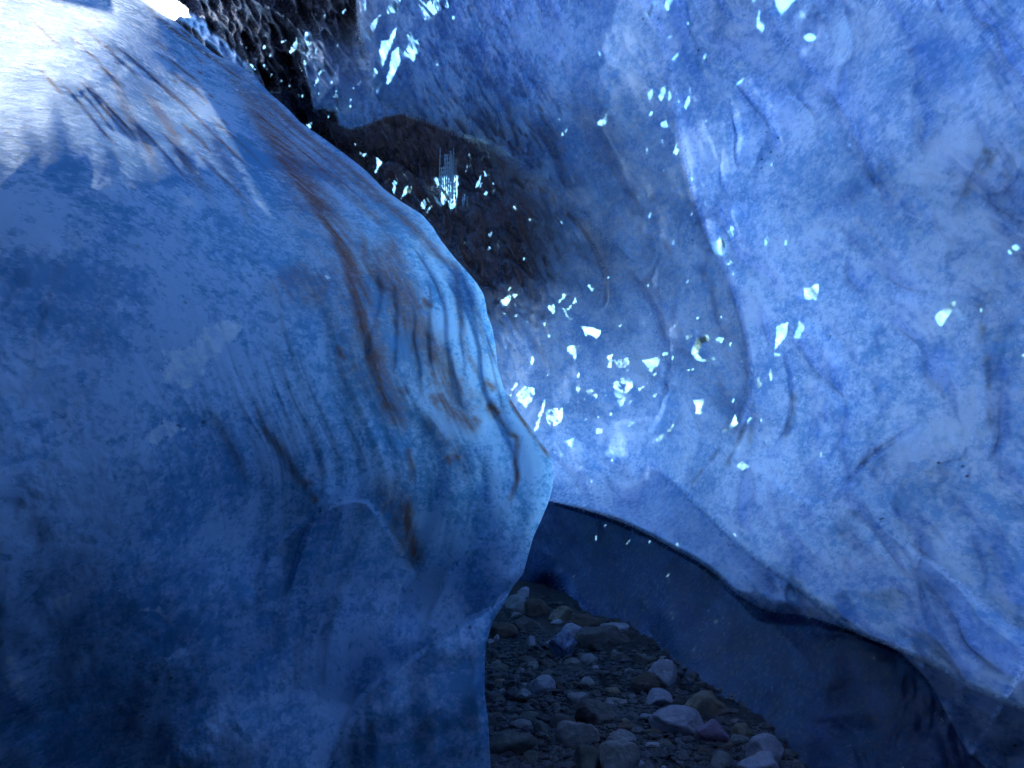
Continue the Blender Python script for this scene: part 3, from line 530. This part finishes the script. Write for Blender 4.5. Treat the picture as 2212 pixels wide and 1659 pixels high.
props(oB, 'small greyish lavender ice lobe hanging down in front of the dark brown ceiling', 'ice lobe')
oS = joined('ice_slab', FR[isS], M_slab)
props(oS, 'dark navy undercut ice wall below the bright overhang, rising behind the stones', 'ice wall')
# ================================================================== ROOF AND WALLS OUT OF FRAME (they shape the light)
def shell():
    vs, fs = [], []
    # added roof sheet that blocks the sun, open above the left wall
    gx = np.linspace(-5, 5, 241); gy = np.linspace(-4, 7.5, 277); RX, RY = np.meshgrid(gx, gy)
    RZ = 4.0+1.4*sstep(1.2, 3.8, RY)-.04*(RX-.5)**2+.2*fbm(RX/1.2, RY/1.2, 2, 4)
    P = np.stack([RX, RY, RZ], -1).reshape(-1, 3); f = grid_faces(277, 241)
    cx = P[f].mean(1)
    edge = -3.30-.22*sstep(4.95, 4.4, cx[:, 1])+.37*sstep(4.5, 5.1, cx[:, 1])+.35*sstep(5.2, 6.2, cx[:, 1])+.05*np.sin(cx[:, 1]*2.1)+.25*fbm(cx[:, 1]*1.6, cx[:, 0]*.7, 4, 4)  # added roof's edge, shaped to cast the left wall's shadow line
    hole = (cx[:, 0] < edge) & (cx[:, 1] > 3.9)
    f = f[~hole & ((cx[:, 1] < 4.3) | (cx[:, 0] < -.9))]
    n0 = len(P)
    # upright wall round the viewer
    th = np.linspace(math.radians(-221), math.radians(35), 90); hz = np.linspace(-.6, 4.6, 30); T, H = np.meshgrid(th, hz)
    Rr = 3.6+.3*fbm(T*2, H, 7, 4)
    Td = np.degrees(T); Rr = Rr*(.42+.58*sstep(-221, -197, Td)*sstep(35, 12, Td))
    W = np.stack([Rr*np.cos(T), Rr*np.sin(T)+.2, H], -1).reshape(-1, 3)
    ang = np.degrees(np.arctan2(W[:, 1], W[:, 0]))
    f2 = grid_faces(30, 90, n0)
    return np.vstack([P, W]), np.vstack([f, f2])
VS, FS = shell()
oH = mesh_from('unseen_light_shell', VS, FS, [M_right], np.tile([[.35, 0, 0]], (len(VS), 1)), VS[:, :2]*8)  # unseen shell, added to block and shape the light
props(oH, kind='structure')
# bright ground added outside the cave so the painted glints light up
sx, sy = np.meshgrid(np.linspace(-80, 80, 120), np.linspace(-60, 100, 120)); sz = -.4+.9*fbm(sx/14, sy/14, 5, 4)-3*np.exp(-((sx/6)**2+((sy-2)/8)**2))*0
rr_ = np.hypot(sx, sy-2.5); sz = np.where(rr_ < 12, -.5, sz-.3)
M_backing = rock_mat('bright_backing_outside', (.62, .68, .74), (.80, .84, .88), 3, .3, .7)
oN = mesh_from('glint_backing_ground', np.stack([sx, sy, sz], -1).reshape(-1, 3), grid_faces(120, 120), [M_backing]); props(oN, kind='structure')

# ================================================================== GROUND
def gz(x, y):
    return .02+.05*np.maximum(0, x-.5)*1.0+.03*np.maximum(0, y-4.5)
def rockf(seed, n, ang=.5, sub=3):
    pass
gx = np.r_[np.linspace(-4.2, -1.25, 40), np.linspace(-1.2, 3.4, 460), np.linspace(3.45, 4.2, 8)]; gy = np.r_[np.linspace(-4.2, 2.15, 60), np.linspace(2.2, 7.6, 540)]; GX, GY = np.meshgrid(gx, gy)
GZ = gz(GX, GY)+.035*fbm(GX*2.2, GY*2.2, 1, 5, .55)+.012*np.abs(fbm(GX*11, GY*11, 3, 4, .6))
Pg = np.stack([GX, GY, GZ], -1).reshape(-1, 3)
M_soil = rock_mat('wet_dark_grit', (.014, .015, .021), (.040, .039, .050), 20, .8, .7)
RM = {'dark': rock_mat('dark_basalt', (.06, .055, .058), (.18, .16, .16)), 'grey': rock_mat('grey_basalt', (.17, .17, .175), (.36, .35, .36)),
      'pale': rock_mat('pale_lavender_stone', (.28, .27, .32), (.50, .48, .56)), 'ochre': rock_mat('ochre_stone', (.17, .135, .10), (.36, .30, .24)),
      'purple': rock_mat('purple_rhyolite', (.20, .13, .21), (.34, .25, .36)), 'brown': rock_mat('brown_stone', (.075, .052, .045), (.16, .12, .105)),
      'olive': rock_mat('olive_stone', (.09, .10, .095), (.20, .21, .19)), 'ice': rock_mat('clear_blue_ice_lump', (.02, .04, .12), (.40, .50, .75), 22, .6, .15)}
oG = mesh_from('ground', Pg, grid_faces(600, 508), [M_soil]); props(oG, kind='structure')

def ico(sub):
    import bmesh
    bm = bmesh.new(); bmesh.ops.create_icosphere(bm, subdivisions=sub, radius=1)
    V = np.array([v.co[:] for v in bm.verts]); Fq = np.array([[v.index for v in f.verts] for f in bm.faces]); bm.free(); return V, Fq
ICO = {k: ico(k) for k in (1, 2, 3, 4, 5)}
def rock_shape(seed, ang, sub):
    """unit boulder: sphere trimmed by random planes, then roughened"""
    rs = np.random.RandomState(seed); V, Fq = ICO[sub]; V = V/np.linalg.norm(V, axis=1)[:, None]
    npl = 9+int(rs.randint(6)); n = rs.normal(size=(npl, 3)); n /= np.linalg.norm(n, axis=1)[:, None]
    c = rs.uniform(.58, .92, npl) if ang > .3 else rs.uniform(.82, 1.0, npl)
    dt = V @ n.T; r = np.where(dt > .05, c[None]/np.maximum(dt, .05), 9); k = 12+30*ang
    r = np.concatenate([r, np.full((len(V), 1), 1.05)], 1); r = -np.log(np.exp(-k*r).sum(1))/k
    P = V*r[:, None]; o = rs.uniform(0, 50)
    P = P*(1+.10*fbm(V[:, 0]*1.3+o, V[:, 1]*1.3, V[:, 2]*1.3, 3))[:, None]
    P = P*(1+.035*fbm(V[:, 0]*5+o, V[:, 1]*5, V[:, 2]*5, 4, .6))[:, None]
    P -= (P.max(0)+P.min(0))/2; P /= (P.max(0)-P.min(0))[None]/2
    return P, Fq
def ground_depth(px, py):
    d = 3.0
    for _ in range(30):
        p = unproj(px, py, 1.0)-np.array([0, 0, CAMZ]); q = np.array([0, 0, CAMZ])+p*d
        d = (float(gz(q[0], q[1]))-CAMZ)/p[2] if p[2] < -1e-3 else 6.0
    return d
# stones traced one by one: box in the zoomed view, colour, angularity, label
ST = [((330,385,410,475),'pale',.2,'small pale lavender stone perched highest at the back of the rubble',.30),
 ((248,440,435,600),'grey',.6,'grey boulder with a pale left shoulder beneath the perched lavender stone',.1),
 ((380,465,545,605),'brown',.7,'dark brown boulder at the back, right of the pale-shouldered grey boulder',0),
 ((548,518,725,650),'ochre',.2,'rounded ochre boulder at the back beside the pale ice foot',0),
 ((700,575,930,700),'brown',.6,'sloping brown slab between the ochre boulder and the pale dome stone',.1),
 ((755,668,1125,822),'dark',.9,'largest dark flat-faced slab, carrying the pale dome stone',0),
 ((912,630,1108,725),'pale',.2,'pale dome-shaped stone on top of the large dark slab',.0),
 ((648,640,795,760),'pale',.9,'pale flat shard leaning on the left end of the large dark slab',-.1),
 ((565,608,648,650),'pale',.8,'small pale shard just below the rounded ochre boulder',-.1),
 ((318,598,515,705),'dark',.6,'rough dark stone with a light upper rim below the back boulders',0),
 ((128,640,325,765),'brown',.4,'low brown stone close to the left ice wall',0),
 ((108,745,180,800),'pale',.3,'small pale stone touching the edge of the left ice wall',0),
 ((160,712,208,775),'pale',.3,'tiny upright lavender stone behind the pale one at the left ice edge',0),
 ((395,722,455,812),'pale',.6,'small bluish white stone left of the crackled ice lump',0),
 ((562,680,745,885),'ice',.5,'crackled lump of clear blue ice among the stones',0),
 ((340,868,462,935),'dark',.3,'dark oval stone left below the crackled ice lump',0),
 ((405,905,485,962),'grey',.5,'little grey stone in front of the dark oval stone',0),
 ((480,890,600,965),'dark',.5,'dark stone with a glinting tip below the ice lump',0),
 ((660,878,765,945),'grey',.6,'grey angular stone right below the crackled ice lump',0),
 ((778,852,895,945),'grey',.3,'rounded blue-grey stone in the shade under the large dark slab',0),
 ((838,933,915,968),'pale',.3,'small bright cobble below the rounded blue-grey stone',0),
 ((320,965,425,1010),'grey',.6,'flat blue-grey stone above the pale striped wedge',0),
 ((1250,898,1445,1110),'pale',.8,'tall broken pale boulder against the undercut ice',0),
 ((1138,988,1325,1150),'brown',.2,'rounded boulder with a lighter cap left of the tall broken boulder',0),
 ((1155,960,1245,1005),'grey',.3,'small flat stone peeking out above the capped round boulder',.1),
 ((1245,1110,1432,1245),'pale',.4,'lavender rounded stone in front of the tall broken boulder',0),
 ((418,1008,595,1155),'pale',.9,'pale striped wedge-shaped stone, brightest in the left half of the floor',0),
 ((318,1100,425,1185),'grey',.5,'grey-lavender block touching the left of the striped wedge',0),
 ((560,1040,665,1160),'brown',.3,'dark brown stone touching the right of the striped wedge',.1),
 ((762,1018,872,1115),'grey',.8,'pointed blue-grey stone standing alone right of the striped wedge',0),
 ((678,1128,825,1225),'grey',.8,'angular blue-grey stone below the lone pointed stone',0),
 ((928,1168,1118,1240),'grey',.2,'long flat oval stone in the middle of the floor',0),
 ((948,1092,1055,1145),'ochre',.4,'low ochre stone above the long flat oval stone',0),
 ((1108,1138,1172,1192),'grey',.5,'small grey stone right of the long flat oval stone',0),
 ((1170,1160,1240,1215),'dark',.5,'small dark stone between the long oval stone and the lavender stone',0),
 ((1508,1148,1625,1215),'grey',.5,'grey stone half hidden left of the ochre peaked boulder',.05),
 ((1508,1132,1785,1320),'ochre',1.,'ochre peaked boulder with a pale ridge beside the undercut ice',0),
 ((1285,1228,1640,1432),'pale',.3,'large knobbly lavender-grey boulder, biggest on the right side',-.05),
 ((1600,1325,1812,1505),'purple',.9,'purple triangular stone right of the knobbly boulder',0),
 ((1848,1345,1978,1465),'ochre',.4,'egg-shaped ochre-grey stone on the right bank',0),
 ((1965,1428,2210,1675),'pale',.7,'big pale slab at the lower right beside the undercut ice',0),
 ((1880,1558,2160,1720),'pale',.3,'bright bluish boulder cut by the bottom edge of the photo',-.15),
 ((1700,1548,1842,1670),'grey',.2,'round grey stone at the bottom, left of the bright bluish boulder',-.05),
 ((1590,1530,1715,1610),'brown',.7,'rough brown stone at the bottom between two cobbles and the round grey stone',0),
 ((1365,1508,1475,1570),'pale',.4,'pale cobble below the purple triangular stone',0),
 ((1232,1478,1335,1540),'pale',.4,'pale cobble left of a similar one, under the knobbly boulder',0),
 ((1468,1433,1525,1478),'pale',.6,'tiny pale stone tucked under the knobbly boulder',0),
 ((958,1402,1165,1530),'grey',.2,'blue-grey boulder rising behind the largest blue-grey boulder at the bottom',.05),
 ((905,1482,1182,1700),'grey',.2,'largest blue-grey boulder at the bottom centre of the floor',-.05),
 ((618,1332,895,1530),'grey',1.,'angular blue-grey block with a sharp peak near the bottom',0),
 ((715,1498,905,1690),'olive',.2,'long olive stone tilted below the sharp-peaked block',-.05),
 ((558,1282,745,1410),'dark',.2,'smooth dark stone behind the sharp-peaked block',0),
 ((448,1328,542,1455),'olive',.4,'narrow olive-green stone left of the sharp-peaked block',0),
 ((318,1262,495,1335),'olive',.3,'flat olive stone, higher of two near the left ice wall foot',0),
 ((268,1318,425,1395),'grey',.6,'flat grey stone tucked below the higher flat olive stone',0),
 ((155,1408,455,1590),'olive',.2,'largest dark olive boulder beside the left ice wall foot',0),
 ((375,1535,495,1625),'olive',.5,'lumpy olive stone in front of the large dark olive boulder',-.05),
 ((735,1190,1025,1410),'dark',.4,'big low dark boulder in the middle behind the sharp-peaked block',.1),
 ((1000,1345,1210,1440),'brown',.5,'low reddish brown stone behind the blue-grey boulders',.05),
 ((1200,1278,1300,1342),'pale',.5,'small lavender stone left of the knobbly boulder',0),
 ((1325,1375,1420,1432),'brown',.5,'small brown stone under the left of the knobbly boulder',0),
 ((1828,1418,1955,1505),'grey',.6,'grey stone in front of the egg-shaped stone',0),
 ((1740,1480,1900,1570),'brown',.6,'brown stone between the purple stone and the big pale slab',.05),
 ((98,920,265,992),'olive',.3,'dark green-grey flat stone halfway up the left ice edge',0),
 ((108,1140,245,1205),'dark',.4,'low dark stone left of the grey-lavender block',0),
 ((180,560,250,625),'dark',.5,'dark stone wedged against the ice ridge at the back left',0),
 ((1650,1225,1860,1345),'brown',.6,'brown rubble stone behind the purple triangular stone',.1),
 ((1130,850,1270,960),'dark',.5,'very dark block below the right end of the large slab',.1),
 ((985,840,1120,930),'dark',.5,'very dark stone directly under the large slab',.1)]
placed = []
for k, ((x0, y0, x1, y1), mt, an, lab, extra) in enumerate(ST):
    X0, Y0, X1, Y1 = 1016.5+x0/3.264, 1152+y0/3.264, 1016.5+x1/3.264, 1152+y1/3.264
    Yb = Y1; cx = (X0+X1)/2; d = ground_depth(cx, min(Yb, 1700))
    if lab.startswith('small pale lavender stone perched'): d = ground_depth(cx, Yb+30)+.05
    if 'dome-shaped' in lab: d = ground_depth(cx, Yb+28)+.1
    w = (X1-X0)/F*d; h = (Y1-Y0)/F*d; dep = .5*(w+h)*1.0; d += dep*.35+extra*.5
    c = unproj(cx, (Y0+Y1)/2, d); w = (X1-X0)/F*d*1.12; h = (Y1-Y0)/F*d*1.16
    big = w > .12
    P, Fq = rock_shape(100+k, min(1, an+.25), 5 if big else 4)
    P = P*np.array([w/2, dep/2, h/2])
    o = mesh_from('stone', P, Fq, [RM[mt]]); o.location = tuple(c-np.array([0, 0, h*.03]))
    props(o, lab, 'stone', 'stones on the cave floor'); placed.append((cx, (Y0+Y1)/2, X1-X0, lab, c, w))
# smaller loose stones, each one a thing
base_sh = []
for k in range(10):
    P, Fq = rock_shape(900+k, .5+.05*k, 3); me = mesh_from('stone', P, Fq, [RM['dark']]); base_sh.append(me.data); bpy.data.objects.remove(me)
cnt = 0; tries = 0; occ = [(p[4][0], p[4][1], p[5]/2) for p in placed]
short = ['perched lavender stone','pale-shouldered boulder']
def place_name(cx, cy):
    b = min(placed, key=lambda p: (p[0]-cx)**2+((p[1]-cy)*1.3)**2); dx, dy = cx-b[0], cy-b[1]
    side = ('right of' if dx > 0 else 'left of') if abs(dx) > abs(dy) else ('in front of' if dy > 0 else 'behind')
    return side, b[3]
keys = ['perched lavender','pale-shouldered grey','x']
used_lab = {}
mset = ['dark','dark','brown','grey','olive','dark','grey','brown','pale','ochre']
while cnt < 250 and tries < 6000:
    tries += 1
    px = rnd.uniform(1045, 1720); py = rnd.uniform(1300, 1690)
    top = np.interp(px, [1045,1130,1330,1500,1620,1720], [1330,1290,1370,1450,1560,1670])
    if py < top: continue
    d = ground_depth(px, py); c = unproj(px, py, d); wpx = rnd.choice([9,12,15,18,22,27,33])*(.7+.6*(py-1300)/390)
    r = wpx/F*d/2
    if any((c[0]-a)**2+(c[1]-b)**2 < (r*.7+s*.6)**2 for a, b, s in occ): continue
    occ.append((c[0], c[1], r)); mt = rnd.choice(mset)
    o = bpy.data.objects.new('stone', rnd.choice(base_sh)); C.objects.link(o)
    o.location = (c[0], c[1], float(gz(c[0], c[1]))+r*.25); o.scale = (r, r*rnd.uniform(.7, 1.2), r*rnd.uniform(.45, .8)); o.rotation_euler = (rnd.uniform(-.3, .3), rnd.uniform(-.3, .3), rnd.uniform(0, 6.28))
    o.material_slots[0].link = 'OBJECT'; o.material_slots[0].material = RM[mt]
    side, nb_ = place_name(px, py)
    size = 'fist-sized' if wpx > 18 else ('egg-sized' if wpx > 11 else 'pebble-sized')
    colr = {'dark': 'dark', 'brown': 'brown', 'grey': 'grey', 'olive': 'olive', 'pale': 'pale', 'ochre': 'ochre'}[mt]
    ref = ' '.join(nb_.split(',')[0].split()[:11])
    while ref.split()[-1] in ('the','a','of','with','and','at','on','left','right','under','in','beside','behind','below','above','between','its','by','largest','small','big','cut','from','front','two','similar','one','higher','pale','large','dark','round'): ref = ' '.join(ref.split()[:-1])
    
    lab = f'{size} {colr} stone {side} the {ref}'
    lab = lab.split()[:16]
    while lab[-1] in ('the','a','of','with','and','at','on','left','right','under','in','beside','behind','below','above','between','its','by','largest','small','big','cut','from','front','large','dark','round','pale','perched','bottom','striped','sharp-peaked','undercut','knobbly','ochre','capped','crackled','bright','blue-grey'): lab = lab[:-1]
    lab = ' '.join(lab)
    props(o, lab, 'stone', 'small loose stones on the cave floor'); cnt += 1
# gravel: one mass
gvv, gff = [], []; V1, F1 = ICO[1]; off = 0
rs = np.random.RandomState(5)
for k in range(9000):
    px = rs.uniform(1030, 1760); py = 1270+430*rs.uniform(0, 1)**.8
    if py < np.interp(px, [1030,1130,1330,1500,1620,1760], [1300,1280,1350,1430,1540,1690]): continue
    d = ground_depth(px, py) if k % 1 == 0 else 4
    c = unproj(px, py, d); r = rs.uniform(.004, .016)*(1+(rs.rand() > .93)*.8)
    P = V1*(1+.35*(rs.rand(len(V1), 1)-.5))*np.array([r*rs.uniform(.8, 1.5), r, r*.65]); a = rs.uniform(0, 6.28); ca, sa = math.cos(a), math.sin(a)
    P = np.stack([P[:, 0]*ca-P[:, 1]*sa, P[:, 0]*sa+P[:, 1]*ca, P[:, 2]], -1)+np.array([c[0], c[1], float(gz(c[0], c[1]))+.012+r*.3])
    gvv.append(P); gff.append(F1+off); off += len(P)
oV = mesh_from('gravel', np.vstack(gvv), np.vstack(gff), [rock_mat('mixed_gravel', (.020, .020, .026), (.16, .155, .18), 9, .2, .75)], smooth=False)
props(oV, 'dark wet gravel between the stones on the cave floor', 'gravel', None, 'stuff')

# ================================================================== ICICLES
mI, nt, N, Lk = new_mat('frosted_icicle_ice'); out = N('ShaderNodeOutputMaterial'); P_ = N('ShaderNodeBsdfPrincipled', _Roughness=.12, _IOR=1.9); P_.inputs['Base Color'].default_value = (.88, .92, .97, 1)
tc = N('ShaderNodeTexCoord'); n_ = N('ShaderNodeTexNoise', _Scale=60, _Detail=5); Lk(tc.outputs['Object'], n_.inputs[0]); bp = N('ShaderNodeBump', _Strength=.7, _Distance=.02); Lk(n_.outputs[0], bp.inputs['Height']); Lk(bp.outputs[0], P_.inputs['Normal'])
T_ = N('ShaderNodeBsdfTranslucent', _Color=(.9, .96, 1, 1)); S_ = N('ShaderNodeMixShader', _Fac=.45); Lk(P_.outputs[0], S_.inputs[1]); Lk(T_.outputs[0], S_.inputs[2]); Lk(S_.outputs[0], out.inputs[0])
def icicle_mesh(L, r, seed, lumps=1.):
    rs = np.random.RandomState(seed); nz, na = 40, 9; z = np.linspace(0, 1, nz); rad = r*(1-z**1.6)*(.75+.35*lumps*np.sin(z*L*190+rs.rand()*6)+.45*rs.rand(nz))
    bxo = .25*r*np.cumsum(rs.normal(size=nz))*.35; a = np.linspace(0, 2*math.pi, na, endpoint=False)
    P = np.stack([rad[:, None]*np.cos(a)[None]+bxo[:, None], rad[:, None]*np.sin(a)[None], np.repeat(-z[:, None]*L, na, 1)], -1).reshape(-1, 3)
    f = [[i*na+j, i*na+(j+1) % na, (i+1)*na+(j+1) % na, (i+1)*na+j] for i in range(nz-1) for j in range(na)]
    return P, np.array(f)
def curtain(name, lab, items, depth):
    e = bpy.data.objects.new(name, None); C.objects.link(e); e.empty_display_size = .05
    bx_ = np.mean([i[0] for i in items]); by_ = min(i[1] for i in items); base = unproj(bx_, by_, depth); e.location = base
    props(e, lab, 'icicles', 'icicle clusters under the ice ceiling')
    for k, (x, yt, yb, w) in enumerate(items):
        dd = depth+rnd.uniform(-.04, .04); p = unproj(x, yt, dd); L = (yb-yt)/F*dd; P, f = icicle_mesh(L, w/F*dd/2, 40+k)
        o = mesh_from('icicle', P, f, [mI]); o.parent = e; o.location = tuple(p-base)
it = []
for k in range(22):
    u = k/21; xt = 955+u*24; it.append((xt-4*(1-u)+rnd.uniform(-2.5, 2.5)+u*4, 318+rnd.uniform(0, 80), 400+22*u+rnd.uniform(0, 44), rnd.uniform(2.2, 5)))
it += [(972,395,468,4),(983,392,467,4.5),(976,400,461,3.5),(952,385,440,6)]
dI = depth_at(968, 420)-.45
curtain('icicle_cluster', 'large frosty icicle curtain hanging before the dark brown ceiling', it, dI)
curtain('icicle_cluster', 'tiny pair of icicles right of the large frosty curtain', [(1000,425,452,3),(1004,420,446,4),(1009,425,452,3)], depth_at(1004, 430)-.2)

# ================================================================== LIGHT
w = bpy.data.worlds.new('World'); scene.world = w; w.use_nodes = True; nt = w.node_tree; bg = nt.nodes['Background']
sky = nt.nodes.new('ShaderNodeTexSky'); sky.sky_type = 'NISHITA'; sky.sun_disc = False
SUNDIR = Vector((-.42, .60, .68)).normalized()
sky.sun_elevation = math.asin(SUNDIR.z); sky.sun_rotation = math.atan2(SUNDIR.x, SUNDIR.y)
nt.links.new(sky.outputs[0], bg.inputs[0]); bg.inputs[1].default_value = .15
sd = bpy.data.lights.new('sun', 'SUN'); sd.energy = 2.0; sd.angle = math.radians(.5); sd.color = (1, .98, .94)
so = bpy.data.objects.new('sun', sd); C.objects.link(so); so.rotation_euler = SUNDIR.to_track_quat('Z', 'Y').to_euler(); so.location = (-3, 4, 8)
vs = scene.view_settings; vs.view_transform = 'Standard'; vs.look = 'None'; vs.exposure = 2.82; vs.gamma = 1
scene.cycles.use_denoising = True; scene.cycles.max_bounces = 8; scene.cycles.diffuse_bounces = 5; scene.cycles.use_adaptive_sampling = True; scene.cycles.adaptive_threshold = .03
